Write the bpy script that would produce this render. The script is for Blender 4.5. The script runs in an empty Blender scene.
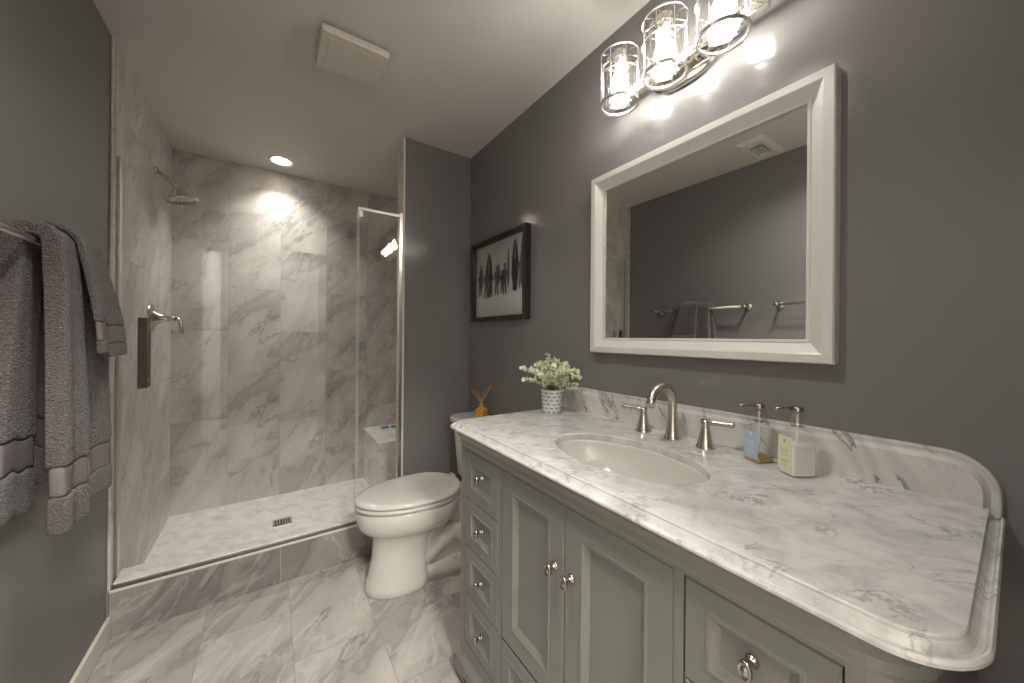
import bpy, bmesh, math, random
from mathutils import Vector, Matrix
random.seed(7)
S = bpy.context.scene
COL = S.collection
PI = math.pi

# ---------------------------------------------------------------- camera, world, exposure
F_PX = 355.84
YAW, ROLL, PITCH = math.radians(34.20), math.radians(0.469), math.radians(-0.012)
CAM = (0.0, 0.0, 1.2315)
cd = bpy.data.cameras.new('camera')
cd.sensor_fit = 'HORIZONTAL'; cd.sensor_width = 36.0
cd.lens = 36.0 * F_PX / 1024.0
cd.shift_y = -4.28 / 1024.0
cd.clip_start = 0.01; cd.clip_end = 50
cam = bpy.data.objects.new('camera', cd); COL.objects.link(cam)
fw = Vector((math.sin(YAW) * math.cos(PITCH), math.cos(YAW) * math.cos(PITCH), math.sin(PITCH)))
rt = Vector((math.cos(YAW), -math.sin(YAW), 0))
up = rt.cross(fw)
rt2 = rt * math.cos(ROLL) + up * math.sin(ROLL)
up2 = -rt * math.sin(ROLL) + up * math.cos(ROLL)
M = Matrix((rt2, up2, -fw)).transposed().to_4x4()
M.translation = Vector(CAM)
cam.matrix_world = M
S.camera = cam

S.view_settings.view_transform = 'Standard'
S.view_settings.look = 'None'
S.view_settings.gamma = 1.0
S.view_settings.use_curve_mapping = False
S.view_settings.exposure = 1.12
w = bpy.data.worlds.new('world'); S.world = w; w.use_nodes = True
w.node_tree.nodes['Background'].inputs[0].default_value = (0.5, 0.5, 0.5, 1)
w.node_tree.nodes['Background'].inputs[1].default_value = 0.05
S.cycles.use_denoising = True
S.cycles.max_bounces = 10
S.cycles.diffuse_bounces = 6
S.cycles.glossy_bounces = 6
S.cycles.transparent_max_bounces = 24
S.cycles.caustics_reflective = False
S.cycles.caustics_refractive = False
S.cycles.sample_clamp_indirect = 6.0

P_BULB = 46.0        # emission strength of the vanity bulbs
P_SHOWER = 420.0      # recessed lamp over the shower
P_ROOM_FILL = 340.0        # unseen recessed lamp added over the entrance for front fill
P_HALL_FILL = 150.0        # unseen lamp added in the hall, fills the room through the doorway
WARM = (1.0, 0.958, 0.905, 1)

# ---------------------------------------------------------------- room dimensions (metres)
XL, XR, YB, H = -0.540, 1.117, 3.161, 2.44
YP0, YP1, XP = 2.158, 2.280, 0.671        # partition
YK0, YK1, ZK = 2.103, 2.240, 0.187        # curb
ZS = 0.045                                # shower floor
YW = -0.14                                # wall behind the camera (doorway)

# ---------------------------------------------------------------- material helpers
def mat(name):
    m = bpy.data.materials.new(name); m.use_nodes = True
    nt = m.node_tree; b = nt.nodes['Principled BSDF']
    return m, nt, b
def N(nt, t, **kw):
    n = nt.nodes.new(t)
    for k, v in kw.items():
        if k.startswith('i_'): n.inputs[k[2:].replace('_', ' ')].default_value = v
        else: setattr(n, k, v)
    return n
def L(nt, a, b): nt.links.new(a, b)
def mth(nt, op, a, b=None, c=None):
    n = nt.nodes.new('ShaderNodeMath'); n.operation = op
    for i, v in enumerate((a, b, c)):
        if v is None: continue
        if isinstance(v, (int, float)): n.inputs[i].default_value = v
        else: nt.links.new(v, n.inputs[i])
    return n.outputs[0]
def comb(nt, x, y, z):
    n = nt.nodes.new('ShaderNodeCombineXYZ')
    for i, v in enumerate((x, y, z)):
        if isinstance(v, (int, float)): n.inputs[i].default_value = v
        else: nt.links.new(v, n.inputs[i])
    return n.outputs[0]
def ramp(nt, fac, stops):
    n = nt.nodes.new('ShaderNodeValToRGB'); cr = n.color_ramp
    while len(cr.elements) > 1: cr.elements.remove(cr.elements[-1])
    for i, (p, c) in enumerate(stops):
        e = cr.elements[0] if i == 0 else cr.elements.new(p)
        e.position = p; e.color = (c[0], c[1], c[2], 1)
    nt.links.new(fac, n.inputs[0]); return n.outputs[0]
def mixc(nt, fac, a, b, mode='MIX'):
    n = nt.nodes.new('ShaderNodeMix'); n.data_type = 'RGBA'; n.blend_type = mode
    for s, v in ((n.inputs[0], fac), (n.inputs[6], a), (n.inputs[7], b)):
        if isinstance(v, (int, float)): s.default_value = v
        elif isinstance(v, tuple): s.default_value = (v[0], v[1], v[2], 1)
        else: nt.links.new(v, s)
    return n.outputs[2]
def noise(nt, vec, scale, detail=4, rough=0.5, dist=0.0):
    n = N(nt, 'ShaderNodeTexNoise'); n.inputs['Scale'].default_value = scale
    n.inputs['Detail'].default_value = detail; n.inputs['Roughness'].default_value = rough
    n.inputs['Distortion'].default_value = dist
    if vec is not None: nt.links.new(vec, n.inputs['Vector'])
    return n.outputs[0]
def bump(nt, b, height, strength, distance=0.002):
    n = N(nt, 'ShaderNodeBump'); n.inputs['Strength'].default_value = strength
    n.inputs['Distance'].default_value = distance
    nt.links.new(height, n.inputs['Height']); nt.links.new(n.outputs[0], b.inputs['Normal'])
def mapping(nt, vec, rot=(0, 0, 0), scale=(1, 1, 1), loc=(0, 0, 0)):
    n = N(nt, 'ShaderNodeMapping'); n.inputs['Rotation'].default_value = rot
    n.inputs['Scale'].default_value = scale; n.inputs['Location'].default_value = loc
    nt.links.new(vec, n.inputs['Vector']); return n.outputs[0]
def rotscale(nt, vec, rot, scale):
    return mapping(nt, mapping(nt, vec, rot=rot), scale=scale)
def objco(nt): return N(nt, 'ShaderNodeTexCoord').outputs['Object']
def wpos(nt): return N(nt, 'ShaderNodeNewGeometry').outputs['Position']

def simple(name, col, rough=0.5, metal=0.0, spec=0.5, var=0.0, nscale=40, bmp=0.0, coat=0.0):
    m, nt, b = mat(name)
    b.inputs['Roughness'].default_value = rough; b.inputs['Metallic'].default_value = metal
    b.inputs['Specular IOR Level'].default_value = spec
    b.inputs['Coat Weight'].default_value = coat
    b.inputs['Coat Roughness'].default_value = 0.05
    n = noise(nt, objco(nt), nscale, 3)
    lo = tuple(c * (1 - var) for c in col); hi = tuple(min(1, c * (1 + var)) for c in col)
    L(nt, ramp(nt, n, [(0.3, lo), (0.7, hi)]), b.inputs['Base Color'])
    if bmp: bump(nt, b, n, bmp, 0.001)
    return m

def paint(name, col, rough=0.3, spec=0.5, bs=0.06):
    m, nt, b = mat(name)
    p = wpos(nt)
    n1 = noise(nt, p, 1.3, 2)
    lo = tuple(c * 0.97 for c in col); hi = tuple(c * 1.03 for c in col)
    L(nt, ramp(nt, n1, [(0.35, lo), (0.65, hi)]), b.inputs['Base Color'])
    b.inputs['Roughness'].default_value = rough
    b.inputs['Specular IOR Level'].default_value = spec
    bump(nt, b, noise(nt, p, 260, 2), bs, 0.001)
    return m

def tile_mat(name, ua, va, u0, v0, tw=0.3045, th=0.609, light=(0.54, 0.512, 0.472), dark=(0.345, 0.325, 0.297), rough=0.37, grout=(0.42, 0.40, 0.37), seed=0.0):
    """12x24 porcelain with a printed marble figure, laid in columns with half offset."""
    m, nt, b = mat(name)
    s = N(nt, 'ShaderNodeSeparateXYZ'); L(nt, wpos(nt), s.inputs[0])
    U = s.outputs['XYZ'.index(ua)]; V = s.outputs['XYZ'.index(va)]
    u = mth(nt, 'DIVIDE', mth(nt, 'SUBTRACT', U, u0), tw)
    col = mth(nt, 'FLOOR', u)
    par = mth(nt, 'MODULO', mth(nt, 'ABSOLUTE', col), 2.0)
    v = mth(nt, 'DIVIDE', mth(nt, 'SUBTRACT', mth(nt, 'SUBTRACT', V, v0), mth(nt, 'MULTIPLY', par, th / 2)), th)
    row = mth(nt, 'FLOOR', v)
    fu = mth(nt, 'SUBTRACT', u, col); fv = mth(nt, 'SUBTRACT', v, row)
    du = mth(nt, 'MULTIPLY', mth(nt, 'MINIMUM', fu, mth(nt, 'SUBTRACT', 1.0, fu)), tw)
    dv = mth(nt, 'MULTIPLY', mth(nt, 'MINIMUM', fv, mth(nt, 'SUBTRACT', 1.0, fv)), th)
    d = mth(nt, 'MINIMUM', du, dv)
    g = mth(nt, 'LESS_THAN', d, 0.0013)
    wn = N(nt, 'ShaderNodeTexWhiteNoise'); wn.noise_dimensions = '3D'
    L(nt, comb(nt, col, mth(nt, 'FLOOR', mth(nt, 'MULTIPLY', row, 0.5)), seed), wn.inputs['Vector'])
    off = N(nt, 'ShaderNodeVectorMath'); off.operation = 'MULTIPLY_ADD'
    L(nt, wn.outputs['Color'], off.inputs[0]); off.inputs[1].default_value = (13, 17, 11)
    L(nt, comb(nt, mth(nt, 'MULTIPLY', fu, tw), mth(nt, 'MULTIPLY', fv, th), 0.0), off.inputs[2])
    q = off.outputs[0]
    # broad diagonal clouds
    qs = rotscale(nt, q, (0, 0, -0.95), (0.8, 1.9, 1))
    c1 = noise(nt, qs, 2.7, 5, 0.48, 0.35)
    c2 = noise(nt, q, 11.0, 5, 0.6, 0.3)
    t = mth(nt, 'ADD', mth(nt, 'MULTIPLY', c1, 0.88), mth(nt, 'MULTIPLY', c2, 0.12))
    mid = tuple((a + c) / 2 for a, c in zip(light, dark))
    hi_ = tuple(min(1, x * 1.14) for x in light)
    base = ramp(nt, t, [(0.28, light), (0.36, mid), (0.43, tuple(x * 1.18 for x in dark)), (0.457, tuple(x * 1.02 for x in dark)), (0.472, mid), (0.52, tuple(x * 0.93 for x in light)), (0.58, light), (0.68, hi_)])
    # cracked veins following one contour of the same field, broken up
    ve = mth(nt, 'ABSOLUTE', mth(nt, 'SUBTRACT', noise(nt, mapping(nt, qs, loc=(3, 2, 5)), 1.8, 5, 0.55, 0.0), 0.49))
    vm = ramp(nt, ve, [(0.0, (1, 1, 1)), (0.004, (0.75, 0.75, 0.75)), (0.014, (0, 0, 0))])
    brk = ramp(nt, noise(nt, q, 5.0, 2), [(0.42, (0, 0, 0)), (0.58, (1, 1, 1))])
    vf = mth(nt, 'MULTIPLY', mth(nt, 'MULTIPLY', vm, brk), 0.7)
    base = mixc(nt, vf, base, tuple(x * 0.62 for x in dark))
    ve2 = mth(nt, 'ABSOLUTE', mth(nt, 'SUBTRACT', noise(nt, qs, 3.4, 5, 0.55, 0.5), 0.55))
    vm2 = ramp(nt, ve2, [(0.0, (1, 1, 1)), (0.03, (0, 0, 0))])
    base = mixc(nt, mth(nt, 'MULTIPLY', vm2, 0.22), base, (0.76, 0.73, 0.68))
    base = mixc(nt, g, base, grout)
    L(nt, base, b.inputs['Base Color'])
    L(nt, mth(nt, 'MULTIPLY_ADD', g, 0.5, rough), b.inputs['Roughness'])
    hgt = mth(nt, 'SUBTRACT', 1.0, ramp(nt, d, [(0.0, (1, 1, 1)), (0.0022, (0, 0, 0))]))
    bump(nt, b, hgt, 0.35, 0.001)
    return m

def carrara(name, base=(0.60, 0.59, 0.56), rough=0.10, scale=1.0, rot=0.9, dark=(0.36, 0.36, 0.345), amt=1.0, sc3=(0.95, 1.3, 1.2)):
    m, nt, b = mat(name)
    p = wpos(nt)
    q = rotscale(nt, p, (0.15, 0.1, rot) if not isinstance(rot, tuple) else rot, tuple(k * scale for k in sc3))
    c = noise(nt, q, 10.0, 6, 0.6, 0.6)
    hi = tuple(min(1, x * 1.14) for x in base)
    lo = tuple(x * 0.76 for x in base)
    col = ramp(nt, c, [(0.30, lo), (0.43, tuple(x * 0.9 for x in base)), (0.52, base), (0.70, hi)])
    ve = mth(nt, 'ABSOLUTE', mth(nt, 'SUBTRACT', noise(nt, q, 8.0, 7, 0.62, 0.9), 0.44))
    vm = ramp(nt, ve, [(0.0, (1, 1, 1)), (0.035, (0, 0, 0))])
    brk = ramp(nt, noise(nt, mapping(nt, p, loc=(3, 1, 7)), 9.0, 3), [(0.45, (0, 0, 0)), (0.62, (1, 1, 1))])
    col = mixc(nt, mth(nt, 'MULTIPLY', mth(nt, 'MULTIPLY', vm, brk), 0.62 * amt), col, dark)
    L(nt, col, b.inputs['Base Color'])
    b.inputs['Roughness'].default_value = rough
    bump(nt, b, noise(nt, p, 55, 3), 0.05, 0.001)
    return m

def metal(name, col=(0.62, 0.58, 0.52), rough=0.28):
    m, nt, b = mat(name)
    b.inputs['Metallic'].default_value = 1
    n = noise(nt, mapping(nt, objco(nt), scale=(1, 1, 14)), 90, 2)
    L(nt, ramp(nt, n, [(0.3, tuple(c * 0.92 for c in col)), (0.7, col)]), b.inputs['Base Color'])
    b.inputs['Roughness'].default_value = rough
    bump(nt, b, n, 0.04, 0.0005)
    return m

def thin_glass(name, tint=(0.985, 0.99, 0.985), refl=1.0, rough=0.0, crackle=0.0):
    m = bpy.data.materials.new(name); m.use_nodes = True; nt = m.node_tree
    nt.nodes.clear()
    out = N(nt, 'ShaderNodeOutputMaterial')
    tr = N(nt, 'ShaderNodeBsdfTransparent'); tr.inputs[0].default_value = (*tint, 1)
    gl = N(nt, 'ShaderNodeBsdfGlossy'); gl.inputs['Roughness'].default_value = rough
    geo = N(nt, 'ShaderNodeNewGeometry')
    dt = N(nt, 'ShaderNodeVectorMath'); dt.operation = 'DOT_PRODUCT'
    L(nt, geo.outputs['Incoming'], dt.inputs[0]); L(nt, geo.outputs['Normal'], dt.inputs[1])
    cth = mth(nt, 'ABSOLUTE', dt.outputs['Value'])
    fres = mth(nt, 'MULTIPLY_ADD', mth(nt, 'POWER', mth(nt, 'SUBTRACT', 1.0, cth), 5.0), 0.96, 0.04)
    if crackle:
        v = N(nt, 'ShaderNodeTexVoronoi'); v.feature = 'DISTANCE_TO_EDGE'; v.inputs['Scale'].default_value = 95
        L(nt, objco(nt), v.inputs['Vector'])
        bp = N(nt, 'ShaderNodeBump'); bp.inputs['Strength'].default_value = crackle; bp.inputs['Distance'].default_value = 0.004
        L(nt, v.outputs['Distance'], bp.inputs['Height'])
        L(nt, bp.outputs[0], gl.inputs['Normal']); L(nt, bp.outputs[0], dt.inputs[1])
    mx = N(nt, 'ShaderNodeMixShader')
    L(nt, mth(nt, 'MINIMUM', mth(nt, 'MULTIPLY', fres, refl), 1.0), mx.inputs[0])
    L(nt, tr.outputs[0], mx.inputs[1]); L(nt, gl.outputs[0], mx.inputs[2])
    L(nt, mx.outputs[0], out.inputs[0])
    return m

def emit(name, strength, col=WARM):
    m = bpy.data.materials.new(name); m.use_nodes = True; nt = m.node_tree; nt.nodes.clear()
    out = N(nt, 'ShaderNodeOutputMaterial'); e = N(nt, 'ShaderNodeEmission')
    e.inputs[0].default_value = col; e.inputs[1].default_value = strength
    L(nt, e.outputs[0], out.inputs[0]); return m

WALL = (0.192, 0.182, 0.176)
m_wall = paint('wall_paint', WALL, 0.155, 0.5, 0.02)
m_hall = paint('hall_paint', (.7, .68, .64), 0.6, 0.3)  # pale so the unseen hall walls bounce fill through the doorway
m_wall_l = paint('wall_paint_left', WALL, 0.5, 0.5)
m_ceil = paint('ceiling_paint', (0.60, 0.575, 0.535), 0.6, 0.3)
m_trim = paint('trim_paint', (0.66, 0.64, 0.58), 0.35)
m_tile_back = tile_mat('tile_back', 'X', 'Z', -0.2415, 0.3450, seed=1)
m_tile_side = tile_mat('tile_side', 'Y', 'Z', 2.553, 0.0405, seed=5, light=(0.62, 0.595, 0.555), dark=(0.44, 0.42, 0.385))
m_tile_floor = tile_mat('tile_floor', 'X', 'Y', 0.0815, 0.9535, seed=9, rough=0.2, light=(0.46, 0.432, 0.395), dark=(0.305, 0.283, 0.258), grout=(0.27, 0.25, 0.23))
m_tile_curb_shaded = tile_mat('tile_curb_shaded', 'X', 'Z', 0.05, -3.0, tw=0.61, th=12.0, seed=4, light=(0.30, 0.28, 0.255), dark=(0.18, 0.168, 0.152))  # tile colours darkened to stand for shade on the backlit curb
m_marble = carrara('counter_marble', base=(0.57, 0.56, 0.535), dark=(.24, .235, .225), amt=1.3, scale=1.55)
m_marble_bs = carrara('backsplash_marble', rough=0.12, scale=0.8, rot=(.55, 0, 0), dark=(0.17, 0.17, 0.17), amt=1.7, sc3=(1.0, 2.2, .6))
m_shfloor = carrara('shower_floor_marble', base=(0.74, 0.72, 0.68), rough=0.28, scale=1.1, dark=(0.5, 0.5, 0.47), amt=0.7)
m_porc = simple('porcelain', (0.63, 0.605, 0.555), 0.07, coat=0.5)
m_cab = simple('cabinet_paint', (0.190, 0.190, 0.170), 0.34, var=0.02, nscale=6)
m_gap = simple('dark_gap', (0.02, 0.02, 0.018), 0.8)
m_nick = metal('brushed_nickel', (0.60, 0.56, 0.50), 0.24)
m_chrome = metal('polished_nickel', (0.66, 0.63, 0.58), 0.12)
m_pewter = metal('pewter', (0.40, 0.37, 0.33), 0.25)
m_bar = metal('satin_bar', (0.70, 0.66, 0.58), 0.3)
m_frame = simple('mirror_frame_paint', (0.60, 0.585, 0.54), 0.3)
m_white = simple('white_plastic', (0.72, 0.70, 0.65), 0.4)
m_baffle = simple('lamp_baffle', (0.16, 0.15, 0.14), 0.6)
m_fan = simple('fan_plastic', (0.60, 0.55, 0.48), 0.45)
m_black = simple('black_frame', (0.012, 0.010, 0.009), 0.3)
m_cage = metal('cage_metal', (0.80, 0.79, 0.75), 0.25)
m_glass = thin_glass('clear_glass')
m_shade = thin_glass('crackle_glass', (0.97, 0.97, 0.95), 1.6, 0.05, 0.6)
m_bulb = emit('bulb_glow', P_BULB)
m_dl1 = emit('shower_lamp_glow', P_SHOWER)
m_dl2 = emit('room_fill_glow', P_ROOM_FILL)
m_dl3 = emit('hall_fill_glow', P_HALL_FILL)
mm, nt_, b_ = mat('mirror_glass'); b_.inputs['Metallic'].default_value = 1; b_.inputs['Roughness'].default_value = 0.0
b_.inputs['Base Color'].default_value = (0.80, 0.81, 0.79, 1); m_mirror = mm

def terry(name, col):
    m, nt, b = mat(name); p = objco(nt)
    v = N(nt, 'ShaderNodeTexVoronoi'); v.inputs['Scale'].default_value = 210; L(nt, p, v.inputs['Vector'])
    n = noise(nt, p, 120, 4, 0.7)
    h = mth(nt, 'ADD', mth(nt, 'MULTIPLY', v.outputs['Distance'], -1.0), n)
    L(nt, ramp(nt, n, [(0.3, tuple(c * 0.75 for c in col)), (0.7, tuple(c * 1.2 for c in col))]), b.inputs['Base Color'])
    b.inputs['Roughness'].default_value = 0.95; b.inputs['Specular IOR Level'].default_value = 0.1
    b.inputs['Sheen Weight'].default_value = 0.25; b.inputs['Sheen Roughness'].default_value = 0.5
    bump(nt, b, h, 1.0, 0.005); return m
m_terry = terry('terry_cloth', (0.135, 0.118, 0.112))
def band_mat():
    m, nt, b = mat('woven_band'); p = objco(nt)
    w_ = N(nt, 'ShaderNodeTexWave'); w_.bands_direction = 'Z'; w_.inputs['Scale'].default_value = 60
    L(nt, p, w_.inputs['Vector'])
    L(nt, ramp(nt, w_.outputs['Fac'], [(0.0, (0.15, 0.133, 0.126)), (1.0, (0.20, 0.18, 0.17))]), b.inputs['Base Color'])
    b.inputs['Roughness'].default_value = 0.8; bump(nt, b, w_.outputs['Fac'], 0.4, 0.001); return m
m_band = band_mat()

# ---------------------------------------------------------------- object helpers
def tag(o, label=None, cat=None, group=None, kind=None):
    if label: o['label'] = label
    if cat: o['category'] = cat
    if group: o['group'] = group
    if kind: o['kind'] = kind
    return o
def thing(name, loc, label, cat, group=None):
    o = bpy.data.objects.new(name, None); COL.objects.link(o); o.location = loc
    o.empty_display_size = 0.05
    return tag(o, label, cat, group)
def root_of(o):
    while o.parent: o = o.parent
    return o
def build(name, verts, faces, m, parent=None, smooth=False, bevel=0.0, bseg=2, sub=0, origin=None, solid=0.0, fix=True, wn=False):
    """verts in world coordinates; links ONE mesh object"""
    if parent is not None: o0 = Vector(root_of(parent).location)
    elif origin is not None: o0 = Vector(origin)
    else: o0 = Vector((0, 0, 0))
    me = bpy.data.meshes.new(name)
    me.from_pydata([tuple(Vector(v) - o0) for v in verts], [], [tuple(f) for f in faces])
    if fix:
        bm = bmesh.new(); bm.from_mesh(me); bmesh.ops.recalc_face_normals(bm, faces=bm.faces); bm.to_mesh(me); bm.free()
    me.materials.append(m)
    if smooth:
        for p in me.polygons: p.use_smooth = True
    o = bpy.data.objects.new(name, me); COL.objects.link(o)
    if parent is not None: o.parent = parent
    else: o.location = o0
    if solid: md = o.modifiers.new('solid', 'SOLIDIFY'); md.thickness = solid; md.offset = 0
    if bevel:
        md = o.modifiers.new('bevel', 'BEVEL'); md.width = bevel; md.segments = bseg; md.limit_method = 'ANGLE'; md.angle_limit = 0.6
    if sub: md = o.modifiers.new('sub', 'SUBSURF'); md.levels = sub; md.render_levels = sub
    return o
def merge(*parts):
    V, Fc = [], []
    for v, f in parts:
        k = len(V); V += list(v); Fc += [[i + k for i in q] for q in f]
    return V, Fc
def g_box(lo, hi):
    x0, y0, z0 = lo; x1, y1, z1 = hi
    v = [(x0, y0, z0), (x1, y0, z0), (x1, y1, z0), (x0, y1, z0), (x0, y0, z1), (x1, y0, z1), (x1, y1, z1), (x0, y1, z1)]
    return v, [[0, 3, 2, 1], [4, 5, 6, 7], [0, 1, 5, 4], [1, 2, 6, 5], [2, 3, 7, 6], [3, 0, 4, 7]]
def box(name, lo, hi, m, parent=None, bevel=0.0, origin=None, **k):
    v, f = g_box(lo, hi); return build(name, v, f, m, parent, bevel=bevel, origin=origin, **k)
def frame_of(d):
    d = Vector(d).normalized()
    a = Vector((0, 0, 1)) if abs(d.z) < 0.9 else Vector((1, 0, 0))
    x = d.cross(a).normalized(); y = d.cross(x).normalized()
    return x, y, d
def g_lathe(prof, c=(0, 0, 0), axis=(0, 0, 1), seg=32, cap=True):
    x, y, d = frame_of(axis); c = Vector(c); V = []; Fc = []
    for r, h in prof:
        for k in range(seg):
            a = 2 * PI * k / seg
            V.append(c + d * h + (x * math.cos(a) + y * math.sin(a)) * max(r, 1e-5))
    for i in range(len(prof) - 1):
        for k in range(seg):
            k2 = (k + 1) % seg
            Fc.append([i * seg + k, i * seg + k2, (i + 1) * seg + k2, (i + 1) * seg + k])
    if cap:
        Fc.append(list(range(seg))[::-1]); Fc.append([(len(prof) - 1) * seg + k for k in range(seg)])
    return V, Fc
def g_tube(pts, r, seg=12, closed=False, cap=True, flat=None):
    pts = [Vector(p) for p in pts]; n = len(pts); V = []; Fc = []
    rs = r if isinstance(r, (list, tuple)) else [r] * n
    prevx = None
    for i, p in enumerate(pts):
        if closed: t = pts[(i + 1) % n] - pts[i - 1]
        else: t = pts[min(i + 1, n - 1)] - pts[max(i - 1, 0)]
        t.normalize()
        if prevx is None: x, y, _ = frame_of(t)
        else:
            x = (prevx - t * prevx.dot(t)).normalized(); y = t.cross(x).normalized()
        prevx = x
        for k in range(seg):
            a = 2 * PI * k / seg
            V.append(p + (x * math.cos(a) + y * math.sin(a)) * rs[i])
    m_ = n if closed else n - 1
    for i in range(m_):
        for k in range(seg):
            k2 = (k + 1) % seg; j = (i + 1) % n
            Fc.append([i * seg + k, i * seg + k2, j * seg + k2, j * seg + k])
    if not closed and cap:
        Fc.append(list(range(seg))[::-1]); Fc.append([(n - 1) * seg + k for k in range(seg)])
    return V, Fc
def ring_pts(c, r, axis=(0, 0, 1), n=40, ry=None):
    x, y, d = frame_of(axis); c = Vector(c); ry = ry or r
    return [c + x * math.cos(2 * PI * k / n) * r + y * math.sin(2 * PI * k / n) * ry for k in range(n)]
def g_loft(secs, cap=True, closed=True):
    n = len(secs[0]); V = [p for s in secs for p in s]; Fc = []
    for i in range(len(secs) - 1):
        for k in range(n if closed else n - 1):
            k2 = (k + 1) % n
            Fc.append([i * n + k, i * n + k2, (i + 1) * n + k2, (i + 1) * n + k])
    if cap: Fc.append(list(range(n))[::-1]); Fc.append([(len(secs) - 1) * n + k for k in range(n)])
    return V, Fc
def struct(name, lo, hi, m, **k):
    return tag(box(name, lo, hi, m, **k), kind='structure')

# ================================================================ SETTING
T = 0.10
struct('floor', (XL - T, YW - 1.6, -0.08), (XR + T, YK0 + 0.03, 0.0), m_tile_floor)
LAMPS = ((0.056, 2.945), (0.02, 0.62)); LR = 0.060
def ceiling():
    bm = bmesh.new(); x0, x1, y0, y1 = XL - T, XR + T, YW - 1.6, YB + T
    lo = [bm.verts.new(p) for p in ((x0, y0, H), (x1, y0, H), (x1, y1, H), (x0, y1, H))]
    hi = [bm.verts.new((v.co.x, v.co.y, H + .10)) for v in lo]
    bm.faces.new(hi); edges = []
    for k in range(4):
        edges.append(bm.edges.new((lo[k], lo[(k + 1) % 4]))); bm.faces.new([lo[k], lo[(k + 1) % 4], hi[(k + 1) % 4], hi[k]])
    for cx, cy in LAMPS:
        c = [bm.verts.new((cx + LR * math.cos(2 * PI * k / 40), cy + LR * math.sin(2 * PI * k / 40), H)) for k in range(40)]
        edges += [bm.edges.new((c[k], c[(k + 1) % 40])) for k in range(40)]
    bmesh.ops.triangle_fill(bm, use_beauty=True, use_dissolve=False, edges=edges)
    bm.normal_update()
    for f in bm.faces:
        if abs(f.calc_center_median().z - H) < 1e-4 and f.normal.z > 0: f.normal_flip()
    me = bpy.data.meshes.new('ceiling'); bm.to_mesh(me); bm.free(); me.materials.append(m_ceil)
    o = bpy.data.objects.new('ceiling', me); COL.objects.link(o); tag(o, kind='structure')
ceiling()
struct('wall_right', (XR, YW, 0.0), (XR + T, YP1 + 0.01, H), m_wall)
struct('wall_left', (XL - T, YW, 0.0), (XL, YK0 + 0.028, H), m_wall_l)
struct('wall_shower_left', (XL - T, YK0 + 0.028, 0.0), (XL + 0.006, YB, H), m_tile_side)
struct('wall_shower_back', (XL - T, YB, 0.0), (XR + T, YB + T, H), m_tile_back)
struct('wall_shower_right', (XR, YP1 + 0.01, 0.0), (XR + T, YB, H), m_tile_side)
struct('wall_partition', (XP, YP0, 0.0), (XR, YP1 - 0.008, H), m_wall)
struct('trim_partition_tile', (XP - 0.008, YP0 + 0.01, ZK), (XP, YP1, H), m_tile_side)
struct('trim_partition_corner', (XP - 0.009, YP0 - 0.002, 0.0), (XP + 0.002, YP0 + 0.010, H), m_trim, bevel=0.002)
struct('wall_partition_tile', (XP - 0.0, YP1 - 0.008, ZS), (XR, YP1, H), m_tile_back)
struct('trim_shower_jamb', (XL, YK0 + 0.0, 0.0), (XL + 0.010, YK0 + 0.030, H), carrara('jamb_marble', base=(0.56, 0.54, 0.50), rough=0.25, scale=1.4), bevel=0.004)
struct('trim_shower_curb', (XL, YK0, -0.01), (XP + 0.0, YK1, ZK), m_tile_curb_shaded)
struct('trim_curb_bullnose', (XL + 0.008, YK0 - 0.004, ZK - 0.008), (XP, YK0 + 0.004, ZK + 0.002), m_trim, bevel=0.002)
struct('floor_shower', (XL, YK1, -0.02), (XR, YB, ZS), m_shfloor)
struct('baseboard_left', (XL, YW, 0.0), (XL + 0.014, YK0, 0.088), m_trim, bevel=0.005)
struct('baseboard_partition', (XP + 0.001, YP0 - 0.014, 0.0), (XR, YP0, 0.088), m_trim, bevel=0.005)
# wall with the doorway behind the camera and the short hall outside it
struct('wall_back_right', (0.50, YW - 0.10, 0.0), (XR + T, YW, H), m_wall)
struct('wall_back_top', (XL - T, YW - 0.10, 2.05), (0.50, YW, H), m_wall)
struct('wall_hall_left', (XL - T, YW - 1.6, 0.0), (XL, YW - 0.0, 2.44), m_hall)
struct('wall_hall_right', (XR, YW - 1.6, 0.0), (XR + T, YW - 0.10, H), m_hall)
struct('wall_hall_end', (XL - T, YW - 1.7, 0.0), (XR + T, YW - 1.6, H), m_wall_l)
struct('trim_doorway', (0.44, YW - 0.11, 0.0), (0.515, YW + 0.012, 2.06), m_trim, bevel=0.004)

# ================================================================ recessed lights
def downlight(x, y, m_glow, label, r=0.078, dep=.05):
    t = thing('recessed_light', (x, y, H), label, 'ceiling light', 'recessed ceiling lights')
    v, f = g_lathe([(r, 0.0), (r, -0.004), (r - 0.005, -0.006), (LR - .002, -0.003), (LR - 0.004, 0.002), (LR - 0.008, dep - .006), (LR - .008, dep)], (x, y, H), seg=48, cap=False)
    build('trim_ring', v, f, m_white, t, smooth=True, fix=False)
    v, f = g_lathe([(LR - .0025, -.001), (LR - .0062, .012), (LR - .0088, dep - .008)], (x, y, H), seg=48, cap=False)
    build('baffle', v, f, m_baffle, t, smooth=True, fix=False)
    v, f = g_lathe([(LR - .009, dep - .010), (LR - 0.03, dep - .013), (0.0, dep - .014)], (x, y, H), seg=40, cap=False)
    build('lamp_lens', v, f, m_glow, t, smooth=True)
    return t
downlight(0.056, 2.945, m_dl1, 'round white recessed light glowing in the ceiling above the shower', dep=.092)
downlight(0.02, 0.62, m_dl2, 'unseen recessed light added in the ceiling near the doorway as fill')
t = thing('added_hall_light', (0.28, -0.95, H), 'unseen fill dome light added on the hall ceiling outside the doorway', 'ceiling light')  # out of view, put in for soft frontal fill
v, f = g_lathe([(.20, 0), (.20, -.02), (.19, -.026)], (.28, -.95, H), seg=48, cap=False); build('lamp_base', v, f, m_white, t, smooth=True)
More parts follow.
